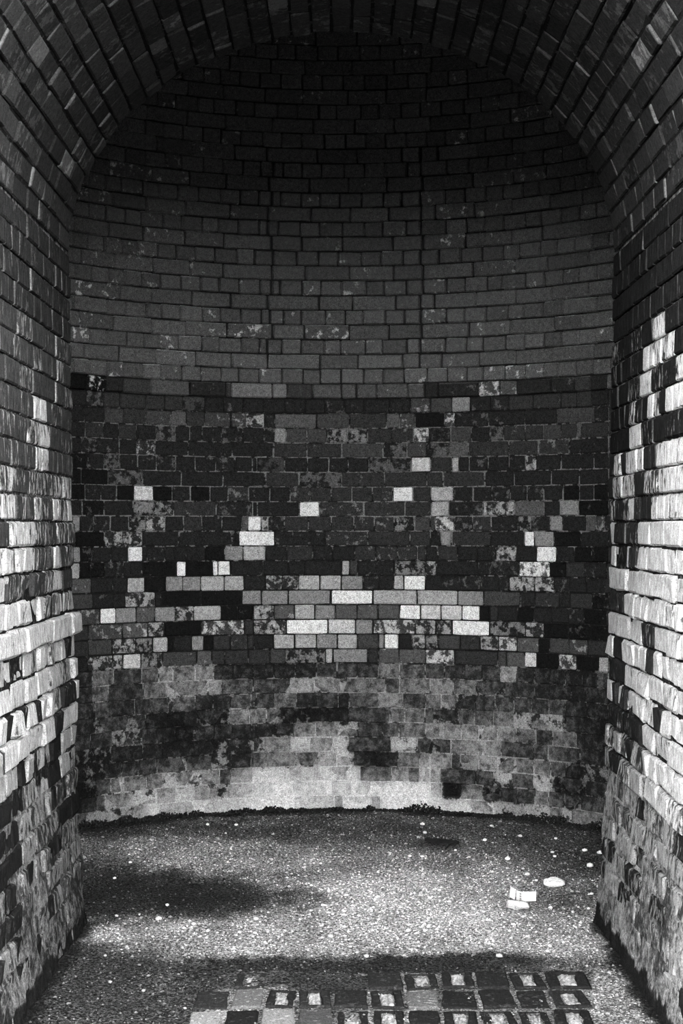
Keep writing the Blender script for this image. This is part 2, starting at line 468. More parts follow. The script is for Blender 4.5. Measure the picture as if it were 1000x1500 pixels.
def build_back_wall():
    parsed = {r: parse_row(t, r % 2 == 1) for r, t in ROWS.items()}
    # smooth tone field of the lime-washed lowest courses
    low = {}
    for r in range(0, 11):
        xs, ts = [], []
        for x0, x1, t, mx in parsed[r]:
            e = min(4.0, (x1 - x0) * 0.2)
            xs += [x0 + e, x1 - e]
            ts += [t, t]
        low[r] = (xs, ts)

    def low_tone(x, rowf):
        r0 = int(math.floor(rowf - 0.5))
        f = rowf - 0.5 - r0
        a = np.interp(x, *low[min(10, max(0, r0))])
        b = np.interp(x, *low[min(10, max(0, r0 + 1))])
        f = f * f * (3 - 2 * f)
        f = f * f * (3 - 2 * f)
        q = a * (1 - f) + b * f
        k = float(np.interp(rowf, [1.5, 3.0, 9.0, 10.5], [0, 1, 1, 0]))
        return q * (1 - 0.16 * k) + 1.0 * k
    # backing that shows as mortar in the joints
    nth, nz = 260, 150
    th = np.linspace(-TH_END, TH_END, nth)
    zz = np.linspace(-0.05, 4.1, nz)
    pts = np.zeros((nz, nth, 3))
    ta, tb, cv = np.zeros((nz, nth)), np.zeros((nz, nth)), np.zeros((nz, nth))
    for j, z in enumerate(zz):
        row = z / P_BACK
        rec = float(np.interp(row, [0, 6, 10, 13, 30], [0.0, 0.001, 0.004, 0.006, 0.007]))
        dark = alb(1.0, e_back(z))
        pale = alb(float(np.interp(row, [0, 4, 9, 12, 17, 26, 30], [7, 6, 4.5, 4, 5, 4.5, 2])), e_back(z))
        c = float(np.interp(row, [0, 4, 9, 11, 17, 20, 26, 29, 40], [0.9, 0.75, 0.6, 0.3, 0.35, 0.55, 0.5, 0.12, 0.1]))
        for i, t in enumerate(th):
            rr = R_BACK + rec
            pts[j, i] = (rr * math.sin(t), C_BACK + rr * math.cos(t), z)
            ta[j, i], tb[j, i], cv[j, i] = dark, pale, c
            if row < 10 and abs(t) < 1.0:
                x = 500 + F_PX * math.sin(t) * R_BACK / (C_BACK + R_BACK * math.cos(t))
                q = low_tone(x, max(0.3, row))
                ta[j, i], tb[j, i], cv[j, i] = alb(max(0.6, 0.5 * q), e_back(z)), alb(0.62 * q + 3.3, e_back(z)), np.interp(q, [1, 8], [0.33, 0.86])
    wall = grid('wall_back', pts, nth, nz, M_MORTAR, {'tone_a': ta.ravel(), 'tone_b': tb.ravel(), 'cover': cv.ravel()})
    tag(wall, 'curved soot-blackened brick wall closing the back of the passage', 'wall', kind='structure')
    bw = Brickwork(wall, M_BACK)
    n_rows = 54
    for r in range(n_rows):
        header = r % 2 == 1
        zc = (r + 0.5) * P_BACK
        rg = random.Random(1000 + r)
        segs = []
        if r in parsed:
            segs = [(th_of_px(a), th_of_px(b), t, m) for a, b, t, m in parsed[r]]
        else:
            w = (30.5 if header else 61.0) / 290.0 / R_BACK
            ph = rg.uniform(-0.15, 0.15) * w + (0 if header else 0.25 * w)
            n = int(0.8 / w)
            e = [k * w + ph + (rg.uniform(-0.12, 0.12) * w) for k in range(-n, n + 1)]
            if 30 <= r <= 44:
                for cx in (395 + rg.uniform(-5, 5), 618 + rg.uniform(-3, 3)):   # old vertical cracks through the joints
                    c = th_of_px(cx)
                    e = [q for q in e if abs(q - c) > w * 0.33] + [c]
                e.sort()
            for a, b in zip(e[:-1], e[1:]):
                segs.append((a, b, None, False))
        # go on round the wall where the jambs hide it
        w = (30.5 if header else 61.0) / 290.0 / R_BACK
        a, b = segs[0][0], segs[-1][1]
        lo, hi = [], []
        while a > -1.45:
            lo.append((a - w, a, None, False))
            a -= w
        while b < 1.45:
            hi.append((b, b + w, None, False))
            b += w
        segs = lo[::-1] + segs + hi
        upper = r >= 28
        E = e_back(zc)
        for a, b, t, mx in segs:
            tc = (a + b) / 2
            wdt = (b - a) * R_BACK
            gap = (0.004 if r >= 28 else 0.0055) if r > 8 else 0.004
            crack = 0.0
            if 30 <= r <= 44:
                for cx in (395, 618):
                    if min(abs(500 + F_PX * R_BACK * math.sin(q) / (C_BACK + R_BACK * math.cos(q)) - cx) for q in (a, b)) < 6:
                        crack = 0.007
            if t is None:
                if r < 28:
                    t = 1 + rg.random()
                else:
                    t = 4.3 + rg.uniform(-0.35, 0.3)
            w_ = wdt - gap - crack
            h_ = P_BACK - gap * (1.0 if r > 8 else 0.8)
            rr = 0.0055 if upper else (0.0045 if r > 8 else 0.003)
            wear = 0.006 if upper else (0.0035 if r > 8 else 0.003)
            sh = brick_shape(w_, h_, 0.03, min(rr, w_ * 0.3), min(wear, w_ * 0.1), rg, bulge=0.004 if upper else 0.0015)
            proud = rg.uniform(-0.003, 0.003) + (0.014 if upper else 0.0)
            rad = R_BACK - proud
            cen = (rad * math.sin(tc), C_BACK + rad * math.cos(tc), zc + rg.uniform(-0.001, 0.001))
            eu = (math.cos(tc), -math.sin(tc), 0)
            en = (-math.sin(tc), -math.cos(tc), 0)
            x = px_of(cen)[0]
            if r <= 9:
                A, B, Cq = np.zeros(16), np.zeros(16), np.zeros(16)
                for k in range(16):
                    u, v, n = sh[k]
                    xx = x + u * 290
                    q = low_tone(xx, r + 0.5 + v / P_BACK)
                    own = t * 0.84 + 1.0 if r > 2 else t
                    keep = float(np.interp(r, [0, 2, 5, 9], [0.1, 0.3, 0.5, 0.7]))
                    q = q * (1 - keep) + own * keep
                    A[k], B[k], Cq[k] = alb(max(0.6, 0.62 * q), E), alb(0.66 * q + 2.4, E), np.interp(q, [1, 8], [0.24, 0.86])
                bw.add(cen, eu, (0, 0, 1), en, sh, A, B, Cq, seen=104 < x < 892, mat=M_LOW)
            else:
                if mx:
                    A, B, c = alb(max(1.3, t - 2.1), E), alb(min(8, t + 2.0), E), 0.5
                elif upper:
                    A, B, c = alb(t - 0.5, E), alb(min(8, t + 2.2), E), rg.choice([0.05, 0.1, 0.1, 0.2, 0.28])
                    if rg.random() < 0.07:           # flakes of pale lime
                        B, c = alb(7.2, E), rg.uniform(0.24, 0.38)
                    edge_pick = rg.random()
                    if edge_pick > 0.55:                  # upper arris made paler
                        A = np.full(16, A)
                        A[12:16] = min(0.7, alb(t + 1.8, E))
                elif t >= 5:
                    A, B, c = alb(t - 1.2, E), alb(t + 0.35, E), 0.8
                else:
                    t = t * 0.78 + 0.85
                    A, B, c = alb(max(0.5, t - 0.2), E), alb(t + 2.4, E), rg.choice([0.08, 0.14, 0.2, 0.26, 0.36])
                bw.add(cen, eu, (0, 0, 1), en, sh, A, B, c, seen=104 < x < 892)
    bw.build()
    return wall


# ------------------------------------------------------------------ the two side walls of the passage
def jamb_tone(side, y, z, rg):
    """tones (dark coat, light coat, cover of the light coat)"""
    u = rg.random()
    if side < 0:
        if z > 2.1:
            return 2.8, 5.5, rg.choice([0.1, 0.2, 0.3])
        if z > 1.85:
            return 3.5, 7, rg.choice([0.15, 0.25, 0.4])
        if z > 1.63:
            if abs(y - 5.75) < 0.14:
                return 3.2, 8.1, rg.uniform(0.45, 0.85)
            return 3.5, 7, rg.uniform(0.15, 0.4)
        if z > 1.24:
            return 3.4, 8.0, rg.uniform(0.25, 0.72)
        if z > 0.75:
            if u < 0.12:
                return 2.2, 7, 0.25
            if u < 0.35:
                return 3.4, 7.2, rg.uniform(0.45, 0.7)
            return 3.8, 8.0, rg.uniform(0.66, 0.9)
        if z > 0.6:
            if u < 0.25:
                return 1.8, 5, 0.15
            return 3.6, 7.0, rg.uniform(0.5, 0.75)
        if z > 0.36:
            if u < 0.5:
                return 1.4, 5, rg.uniform(0.05, 0.3)
            return 2.8, 6.2, rg.uniform(0.4, 0.65)
        if u < 0.3:
            return 1.5, 5, 0.3
        return 3.0, 5.9, rg.uniform(0.4, 0.65)
    if z > 2.1:
        return 1.6, 5, rg.choice([0.05, 0.1, 0.2])
    if z > 1.71:
        near = y < 6.05
        if near and u < 0.28:
            return 2.0, 8.1, rg.uniform(0.5, 0.8)
        return 1.5, 6.5, rg.uniform(0.1, 0.38)
    if z > 1.45:
        if y < 5.5:
            return 3.4, 8.2, rg.uniform(0.55, 0.9)
        if u < 0.5:
            return 2.2, 7.8, rg.uniform(0.1, 0.35)
        return 2.6, 8.1, rg.uniform(0.35, 0.8)
    if z > 0.8:
        dark = float(np.interp(y, [5.3, 5.7, 6.2], [0.05, 0.14, 0.42])) * (1.0 if z > 1.05 else 0.6)
        if u < dark:
            return 2.5, 7.5, rg.uniform(0.1, 0.4)
        return 3.8, 8.15, rg.uniform(0.64, 0.92)
    if z > 0.54:
        if y < 5.6:
            return 3.6, 8.0, rg.uniform(0.55, 0.85)
        if u < 0.4:
            return 2.0, 6, 0.3
        return 2.8, 7.0, rg.uniform(0.4, 0.65)
    if u < 0.22:
        return 1.9, 6, 0.4
    return 3.2, 6.6, rg.uniform(0.45, 0.7)


def build_jamb(side):
    ny, nz = 190, 190
    ys = np.linspace(Y_FRONT - 0.02, Y_END, ny)
    zs = np.linspace(-0.05, Z_SPRING + 0.02, nz)
    pts = np.zeros((nz, ny, 3))
    ta, tb, cv = np.zeros((nz, ny)), np.zeros((nz, ny)), np.zeros((nz, ny))
    rg = random.Random(50 + side)
    for j, z in enumerate(zs):
        for i, y in enumerate(ys):
            rec = float(np.interp(z, [0, 0.12, 0.35, 0.5, 0.75], [-0.013, -0.004, 0.006, 0.009, 0.010]))
            lump = fbm(y * 7 + side * 9, z * 7, 3.3, 5)
            rec -= lump * float(np.interp(z, [0, 0.45, 0.7], [0.013, 0.011, 0.002]))
            pts[j, i] = (side * (half(z) + rec), y, z)
            E = e_jamb(y, z)
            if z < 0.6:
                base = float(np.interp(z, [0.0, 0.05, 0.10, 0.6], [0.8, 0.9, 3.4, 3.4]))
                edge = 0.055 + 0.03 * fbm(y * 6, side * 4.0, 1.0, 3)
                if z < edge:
                    ta[j, i], tb[j, i], cv[j, i] = alb(0.9, E), alb(3, E), 0.25  # foot strip: dark moss, with the shade of the gap painted in
                else:
                    ta[j, i] = alb(2.6 if side < 0 else 3.2, E)
                    tb[j, i] = alb(6.2 if side < 0 else 7.0, E)
                    cv[j, i] = (0.47 if side < 0 else 0.54) + 0.35 * fbm(y * 3 + side, z * 3, 8.0, 3)
            else:
                ta[j, i], tb[j, i], cv[j, i] = alb(1.5, E), alb(6, E), (0.45 if z > 1.5 else 0.25)
    wall = grid('wall_left' if side < 0 else 'wall_right', pts, ny, nz, M_RENDER,
                {'tone_a': ta.ravel(), 'tone_b': tb.ravel(), 'cover': cv.ravel()}, flip=side > 0)
    tag(wall, ('left' if side < 0 else 'right') + ' brick side wall of the passage, whitewash peeling, rough render at its foot', 'wall', kind='structure')
    bw = Brickwork(wall, M_JAMB)
    n_rows = int(Z_SPRING / P_JAMB + 0.5)
    for r in range(n_rows):
        header = r % 2 == 0
        pitch = 0.112 if header else 0.224
        zc = (r + 0.5) * P_JAMB
        rg = random.Random(5000 + r + (500 if side > 0 else 0))
        y = Y_END
        row_off = rg.uniform(-0.006, 0.006) * (1.0 if zc < 1.6 else 0.4)
        if side < 0 and 1.08 < zc < 1.16:
            row_off = 0.014
        first = True
        while y > Y_FRONT:
            w = pitch * rg.uniform(0.88, 1.12)
            if first and not header:
                w *= rg.choice([0.5, 1.0, 0.75])
            w = min(w, max(0.05, y - Y_FRONT + 0.01))
            yc = y - w / 2
            t1, t2, c = jamb_tone(side, yc, zc, rg)
            if yc < 4.85:                    # colour darkened near the mouth to offset the strong light
                t1, t2, c = min(t1, 2.5), t2 - 2.2, c * 0.7
            E = e_jamb(yc, zc)
            rough = float(np.interp(zc, [0.3, 0.6, 1.2, 1.5, 2.0], [0.012, 0.012, 0.010, 0.005, 0.0035]))
            rad = float(np.interp(zc, [0.3, 1.2, 1.5], [0.009, 0.0065, 0.005]))
            sh = brick_shape(w - 0.006, P_JAMB - 0.006, 0.04, min(rad, w * 0.25), rough, rg,
                             bulge=0.002 if zc < 1.3 else 0.001)
            off = rg.uniform(-1, 1) * float(np.interp(zc, [0, 1.3, 1.5, 2.4], [0.008, 0.007, 0.003, 0.002])) + row_off
            cen = (side * (half(zc) - off), yc + (rg.uniform(-0.012, 0.006) if first else 0), zc)
            tilt = (half(zc + 0.05) - half(zc - 0.05)) / 0.1
            ev = np.array([side * tilt, 0, 1.0])
            ev /= np.linalg.norm(ev)
            en = np.array([-side, 0, tilt])
            en /= np.linalg.norm(en)
            eu = (0, -1.0, 0) if side < 0 else (0, 1.0, 0)
            A, B = np.full(16, alb(t1, E)), np.full(16, alb(t2, E))
            for col in (0, 3):               # lime left in the upright joints
                if zc > 1.3 and rg.random() < 0.55:
                    k2 = alb(min(8, t1 + rg.uniform(1.5, 3.5)), E)
                    A[col::4] = k2
                    B[col::4] = np.maximum(B[col::4], k2)
            bw.add(cen, eu, ev, en, sh, A, B, c, seen=True)
            y -= w
            first = False
    bw.build()
    return wall


# ------------------------------------------------------------------ the vault of the passage
def arch_pt(t, off=0.0):
    """t: 0 (left springing) .. pi (right); off: outwards"""
    x, z = -A_ARCH * math.cos(t), B_ARCH * math.sin(t)
    nx, nz = -math.cos(t) / A_ARCH, math.sin(t) / B_ARCH
    l = math.hypot(nx, nz)
    return x + nx / l * off, Z_SPRING + z + nz / l * off, (nx / l, nz / l)


def build_vault():
    ny, na = 40, 120
    ys = np.linspace(Y_FRONT - 0.02, Y_END, ny)
    pts = np.zeros((na, ny, 3))
    for j in range(na):
        x, z, n = arch_pt(math.pi * j / (na - 1), 0.005)
        pts[j, :, 0], pts[j, :, 2], pts[j, :, 1] = x, z, ys
    E = 0.75
    k = na * ny
    vault = grid('ceiling', pts, ny, na, M_MORTAR, {'tone_a': np.full(k, alb(0.8, E)), 'tone_b': np.full(k, alb(3.0, E)), 'cover': np.full(k, 0.3)})
    tag(vault, 'dark brick barrel vault arching over the passage', 'vault', kind='structure')
    bw = Brickwork(vault, M_VAULT)
    ts = np.linspace(0, math.pi, 2001)
    P = np.array([arch_pt(t)[:2] for t in ts])
    s = np.concatenate([[0], np.cumsum(np.hypot(*np.diff(P, axis=0).T))])
    n = int(round(s[-1] / 0.0715))
    for r in range(n):
        rg = random.Random(9000 + r)
        tm = float(np.interp((r + 0.5) * s[-1] / n, s, ts))
        x, z, (nx, nz) = arch_pt(tm)
        y = Y_END + rg.uniform(-0.012, 0.006)
        first = True
        while y > Y_FRONT:
            w = 0.224 * rg.choice([0.62, 0.8, 0.9, 1.0, 1.05])
            if first:
                w *= (0.55 if r % 2 else 1.0)
            w = min(w, max(0.06, y - Y_FRONT + 0.01))
            yc = y - w / 2
            sh = brick_shape(w - 0.008, s[-1] / n - 0.007, 0.03, 0.005, 0.004, rg, bulge=0.001)
            off = rg.uniform(-0.006, 0.004)
            cen = (x + nx * off, yc, z + nz * off)
            t = 2.8 - 0.9 * max(0.0, x) ** 2 - 0.4 * max(0.0, -x) ** 2 + rg.uniform(-0.5, 0.5)
            if rg.random() < 0.04:
                t += 1.5
            ev = (nz, 0, -nx)
            A = np.full(16, alb(max(0.5, t - 0.3), E))
            B = np.full(16, alb(t + 1.0, E))
            for col in (0, 3):
                if rg.random() < 0.6:
                    k2 = alb(rg.uniform(2.6, 4.9), E)
                    A[col::4] = k2
                    B[col::4] = k2 * 1.3
            bw.add(cen, (0, -1, 0), ev, (-nx, 0, -nz), sh, A, B, rg.uniform(0.15, 0.45))
            y -= w
            first = False
    bw.build()
    return vault


# ------------------------------------------------------------------ shell that is out of sight
def outline(off=0.0):
    P = [(-half(z) - off, z) for z in np.linspace(-0.05, Z_SPRING, 14)[:-1]]
    P += [arch_pt(math.pi * k / 60, off)[:2] for k in range(61)]
    P += [(half(z) + off, z) for z in np.linspace(Z_SPRING, -0.05, 14)[1:]]
    return P


def plate(name, y, x1, z1, off, label, thick=0.0):
    P = outline(off)
    V, F = [], []
    n = len(P)
    for (x, z) in P:
        V.append((x, y, z))
    for (x, z) in P:
        dx, dz = x, z - 1.4
        k = min(x1 / abs(dx) if abs(dx) > 1e-6 else 1e9, ((z1 - 1.4) / dz if dz > 0 else (1.45 / -dz if dz < 0 else 1e9)))
        V.append((dx * k, y, 1.4 + dz * k))
    for i in range(n - 1):
        F.append((i, i + 1, n + i + 1, n + i))
    # lower corners
    V += [(-x1, y, -0.05), (x1, y, -0.05)]
    F += [(0, n, 2 * n), (n - 1, 2 * n - 1, 2 * n + 1)]
    # upper corners
    V += [(-x1, y, z1), (x1, y, z1)]
    for s, c in ((-1, 2 * n + 2), (1, 2 * n + 3)):
        best = None
        for i in range(n, 2 * n - 1):
            a, b = V[i], V[i + 1]
            if (abs(abs(a[0]) - x1) < 1e-6) != (abs(abs(b[0]) - x1) < 1e-6) and a[0] * s > 0 and a[2] > 1.4 and max(a[2], b[2]) > z1 - 1e-6:
                best = i
        if best is not None:
            F.append((best, best + 1, c))
    k = len(V)
    me = mesh_of(name, V, F, M_MORTAR, {'tone_a': np.full(k, 0.03), 'tone_b': np.full(k, 0.08), 'cover': np.full(k, 0.4)}, smooth=False)
    o = link(name, me)
    tag(o, label, 'wall', kind='structure')
    return o


def build_shell():
    wf = plate('wall_front', Y_FRONT + 0.012, 6.0, 6.0, 0.0, 'outer face of the masonry around the arched opening')
    bw = Brickwork(wf, M_VAULT, 0)
    rg = random.Random(404)

    def put(cx, cz, w, h, eu, ev):
        sh = brick_shape(w - 0.007, h - 0.007, 0.03, 0.005, 0.004, rg, 0.001)
        bw.add((cx, Y_FRONT + rg.uniform(-0.004, 0.002), cz), eu, ev, (0, -1, 0), sh, rg.uniform(0.008, 0.016), rg.uniform(0.02, 0.04), rg.uniform(0.2, 0.5))
    for ring in range(2):                  # two rings of headers round the arch
        L = 2.9 + 0.35 * ring
        n = int(L / 0.075)
        for k in range(n):
            x, z, (nx, nz) = arch_pt(math.pi * (k + 0.5) / n, 0.055 + 0.11 * ring)
            put(x, z, 0.11, 0.074, (nx, 0, nz), (-nz, 0, nx))
    for r in range(int(5.2 / P_JAMB)):
        z = (r + 0.5) * P_JAMB
        pitch = 0.112 if r % 2 else 0.224
        q = (z - Z_SPRING) / (B_ARCH + 0.235)
        x0 = half(z) if z < Z_SPRING else ((A_ARCH + 0.235) * math.sqrt(1 - q * q) if q < 1 else 0.0)
        for sd in (-1, 1):
            x = x0
            while x < 3.6:
                w = pitch * (0.5 if (x == x0 and r % 4 == 0) else 1.0)
                put(sd * (x + w / 2), z, w, P_JAMB, (1, 0, 0), (0, 0, 1))
                x += w
    bw.build()
    plate('wall_inner', Y_END + 0.001, 1.8, 5.4, 0.012, 'inner face of the masonry behind the arch, facing the round chamber')
    nth, nr = 60, 12
    V, F = [], []
    for j in range(nr):
        f = j / (nr - 1)
        rr, z = 1.66 * math.cos(f * math.pi / 2), 4.05 + 0.8 * math.sin(f * math.pi / 2)
        for i in range(nth):
            t = 2 * math.pi * i / nth
            V.append((rr * math.sin(t), C_BACK + rr * math.cos(t), z))
    for j in range(nr - 1):
        for i in range(nth):
            F.append((j * nth + i, j * nth + (i + 1) % nth, (j + 1) * nth + (i + 1) % nth, (j + 1) * nth + i))
    k = len(V)
    o = link('ceiling_dome', mesh_of('ceiling_dome', V, F, M_MORTAR, {'tone_a': np.full(k, 0.02), 'tone_b': np.full(k, 0.04), 'cover': np.full(k, 0.4)}))
    tag(o, 'dark dome closing the round chamber above the back wall', 'dome', kind='structure')
    me = mesh_of('ground', [(-1500, -1500, -0.012), (1500, -1500, -0.012), (1500, Y_FRONT + 0.6, -0.012), (-1500, Y_FRONT + 0.6, -0.012)], [(0, 1, 2, 3)], M_GROUND)
    tag(link('ground', me), 'gritty ground outside the arch', 'ground', kind='structure')


# ------------------------------------------------------------------ floor
BLOBS = [  # px, py, rx, ry, tone, weight : patches of pale grit, dark soil and a dark strip
    (600, 1315, 300, 42, 6.0, 1.0), (520, 1350, 260, 36, 6.0, 0.9), (760, 1380, 150, 30, 5.6, 0.8), (700, 1260, 120, 14, 4.0, 0.6),
    (300, 1240, 170, 14, 4.6, 0.8), (470, 1270, 200, 22, 4.6, 0.7), (270, 1268, 120, 10, 4.8, 0.6),
    (210, 1312, 140, 24, 0.7, 2.4), (330, 1318, 90, 22, 1.0, 2.0), (150, 1285, 60, 16, 1.6, 0.9),
    (190, 1368, 80, 10, 5.6, 1.2), (330, 1378, 170, 20, 5.4, 0.9), (480, 1388, 150, 14, 6.0, 0.8),
    (870, 1430, 70, 60, 5.8, 1.2), (850, 1390, 60, 30, 5.6, 0.8), (920, 1480, 50, 40, 5.6, 1.0),
    (840, 1270, 60, 60, 2.0, 1.0), (800, 1320, 70, 16, 2.3, 1.0), (640, 1222, 240, 16, 2.7, 0.9), (300, 1213, 200, 10, 2.6, 0.7),
    (560, 1415, 200, 9, 1.6, 4.0), (740, 1410, 110, 11, 1.3, 4.0), (430, 1422, 110, 8, 2.2, 2.0),  # soft dark strip across the floor behind the paving
    (200, 1440, 130, 30, 3.0, 1.2), (290, 1480, 120, 30, 2.8, 1.0), (130, 1390, 40, 14, 2.0, 0.8), (120, 1460, 60, 40, 3.4, 0.8),
]


def floor_tone(x, y):
    py = HORIZON + F_PX * EYE / y
    px = 500 + F_PX * x / y
    wob = fbm(x * 5, y * 3, 0.7, 3)
    wob2 = fbm(x * 5 + 9, y * 3, 4.7, 3)
    wob3 = fbm(x * 16, y * 9, 2.7, 3)
    px += wob * 40 + wob3 * 25
    py += wob2 * 9 + wob3 * 6
    num, den = 3.2 * 0.35, 0.35
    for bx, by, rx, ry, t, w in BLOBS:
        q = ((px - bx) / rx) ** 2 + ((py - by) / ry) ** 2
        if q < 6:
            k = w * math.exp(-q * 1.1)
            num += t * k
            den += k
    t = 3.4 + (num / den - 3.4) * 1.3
    # dark rim where the floor meets the masonry
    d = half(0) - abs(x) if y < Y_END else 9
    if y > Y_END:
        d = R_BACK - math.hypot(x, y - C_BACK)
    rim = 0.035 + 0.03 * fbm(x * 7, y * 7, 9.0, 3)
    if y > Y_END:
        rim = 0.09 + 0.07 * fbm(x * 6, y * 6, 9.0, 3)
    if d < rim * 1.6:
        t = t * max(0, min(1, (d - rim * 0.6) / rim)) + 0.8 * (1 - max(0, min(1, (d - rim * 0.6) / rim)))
    if in_paving(x, y):
        t = (4.5 if px > 535 or py > 1451 else 2.8) + wob2 * 1.5
    return t + wob * 0.8


def floor_z(x, y):
    return 0.006 * fbm(x * 3, y * 3, 2.0, 3) + 0.003 * fbm(x * 14, y * 14, 5.0, 2)


PAV_ROWS = []


def build_floor():
    nx, ny = 230, 330
    xs = np.linspace(-1.7, 1.7, nx)
    ys = np.linspace(Y_FRONT - 0.3, 9.02, ny)
    pts = np.zeros((ny, nx, 3))
    ta, tb = np.zeros((ny, nx)), np.zeros((ny, nx))
    for j, y in enumerate(ys):
        for i, x in enumerate(xs):
            pts[j, i] = (x, y, floor_z(x, y))
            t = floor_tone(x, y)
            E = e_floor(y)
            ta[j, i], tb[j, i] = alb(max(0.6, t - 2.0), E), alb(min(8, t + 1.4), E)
    fl = grid('floor', pts, nx, ny, M_FLOOR, {'tone_a': ta.ravel(), 'tone_b': tb.ravel(), 'cover': np.full(nx * ny, 0.5)})
    tag(fl, 'gritty earth floor of the passage and round chamber', 'floor', kind='structure')
    return fl


def in_paving(x, y):
    py = HORIZON + F_PX * EYE / y
    px = 500 + F_PX * x / y
    return py > 1424 and 330 - (py - 1426) * 0.6 < px < 866


CLEAR = [(*floor_at(811, 1297)[:2], 0.052), (*floor_at(757, 1333)[:2], 0.05), (*floor_at(772, 1319)[:2], 0.06), (*floor_at(647, 1236)[:2], 0.11), (*floor_at(660, 1242)[:2], 0.06)]


def build_gravel(fl):
    octa = np.array([(1, 0, 0), (-1, 0, 0), (0, 1, 0), (0, -1, 0), (0, 0, 1), (0, 0, -1)], float)
    of = [(0, 2, 4), (2, 1, 4), (1, 3, 4), (3, 0, 4), (2, 0, 5), (1, 2, 5), (3, 1, 5), (0, 3, 5)]
    V, F, A = [], [], []
    rg = random.Random(77)
    n = 0
    while n < 52000:
        y = rg.uniform(4.95, 8.98)
        x = rg.uniform(-1.45, 1.45)
        if y < Y_END and abs(x) > half(0) - 0.01:
            continue
        if y >= Y_END and math.hypot(x, y - C_BACK) > R_BACK - 0.01:
            continue
        if in_paving(x, y) and rg.random() < 0.65:
            continue
        if any((x - q[0]) ** 2 + (y - q[1]) ** 2 < q[2] ** 2 for q in CLEAR):
            continue
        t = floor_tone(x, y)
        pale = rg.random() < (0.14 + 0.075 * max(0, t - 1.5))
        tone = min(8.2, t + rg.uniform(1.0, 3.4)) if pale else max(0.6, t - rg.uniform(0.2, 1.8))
        if t < 1.6 and not pale and rg.random() < 0.5:
            continue
        r = min(0.0085, 0.0026 * math.exp(rg.gauss(0, 0.42)))
        q = octa * r * nrg.uniform(0.65, 1.25, (6, 1)) * np.array([1.15, 1.0, 0.7])
        a = rg.uniform(0, 6.28)
        ca, sa = math.cos(a), math.sin(a)
        q = np.stack([q[:, 0] * ca - q[:, 1] * sa, q[:, 0] * sa + q[:, 1] * ca, q[:, 2]], 1)
        q += (x, y, floor_z(x, y) + r * 0.35)
        k = len(V) * 6
        V.append(q)
        F += [tuple(i + k for i in f) for f in of]
        A.append(alb(tone, e_floor(y)))
        n += 1
    V = np.concatenate(V)
    A = np.repeat(A, 6)
    me = mesh_of('gravel', V, F, M_STONE, {'tone_a': A * 0.85, 'tone_b': A, 'cover': np.full(len(A), 0.5)}, smooth=False)
    o = link('gravel', me)
    tag(o, 'fine loose gravel scattered over the whole floor', 'gravel', kind='stuff')


def build_fringe(fl):
    """dark dirt and moss heaped in the corner between floor and back wall"""
    octa = np.array([(1, 0, 0), (-1, 0, 0), (0, 1, 0), (0, -1, 0), (0, 0, 1), (0, 0, -1)], float)
    of = [(0, 2, 4), (2, 1, 4), (1, 3, 4), (3, 0, 4), (2, 0, 5), (1, 2, 5), (3, 1, 5), (0, 3, 5)]
    rg = random.Random(12)
    V, F, A = [], [], []
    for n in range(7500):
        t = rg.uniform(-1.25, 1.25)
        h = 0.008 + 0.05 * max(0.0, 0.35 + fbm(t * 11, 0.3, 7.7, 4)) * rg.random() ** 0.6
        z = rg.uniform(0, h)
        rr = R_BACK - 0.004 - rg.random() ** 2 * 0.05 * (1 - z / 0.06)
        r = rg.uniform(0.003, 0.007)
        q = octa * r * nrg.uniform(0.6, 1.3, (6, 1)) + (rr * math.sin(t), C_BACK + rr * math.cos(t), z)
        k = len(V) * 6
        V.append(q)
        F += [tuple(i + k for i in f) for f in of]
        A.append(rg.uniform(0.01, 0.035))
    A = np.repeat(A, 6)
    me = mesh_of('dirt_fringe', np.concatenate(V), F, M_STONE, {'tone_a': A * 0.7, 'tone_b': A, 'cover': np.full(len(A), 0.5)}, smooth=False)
    o = link('dirt_fringe', me, fl)
    o['kind'] = 'stuff'


# paving: bricks laid end-on; F = frog upwards, filled with pale grit, P = plain face
PAVING = [  # (row y range in px, [(x0, x1, kind, tone)])
    (1426, 1450, [(344, 392, 'F', 2.0), (538, 590, 'P', 1.8), (592, 643, 'F', 1.6), (646, 694, 'F', 1.5), (697, 746, 'P', 1.5), (748, 797, 'F', 1.5), (800, 862, 'F', 1.4)]),
    (1453, 1479, [(284, 336, 'P', 2.2), (340, 387, 'P', 4.6), (390, 433, 'F', 1.6), (436, 485, 'F', 2.0), (488, 539, 'P', 1.7), (542, 592, 'F', 1.7), (595, 643, 'P', 4.4), (646, 699, 'P', 1.4), (702, 754, 'P', 1.5), (757, 803, 'P', 1.6), (808, 862, 'F', 1.8)]),
    (1482, 1509, [(276, 324, 'P', 6.0), (328, 378, 'P', 1.2), (381, 433, 'P', 5.6), (436, 488, 'P', 3.6), (491, 542, 'F', 1.5), (545, 594, 'F', 1.5), (597, 645, 'P', 1.4), (649, 700, 'F', 1.3), (704, 757, 'F', 1.4), (760, 808, 'F', 1.3), (812, 868, 'F', 1.4)]),
    (1512, 1541, [(268, 322, 'P', 4.0), (325, 379, 'P', 1.6), (382, 436, 'P', 1.8), (439, 493, 'P', 1.6), (496, 549, 'F', 1.5), (552, 604, 'P', 1.5), (607, 659, 'P', 1.5), (662, 715, 'P', 1.6), (718, 771, 'F', 1.5), (774, 828, 'P', 1.6), (831, 885, 'F', 1.5)]),
]


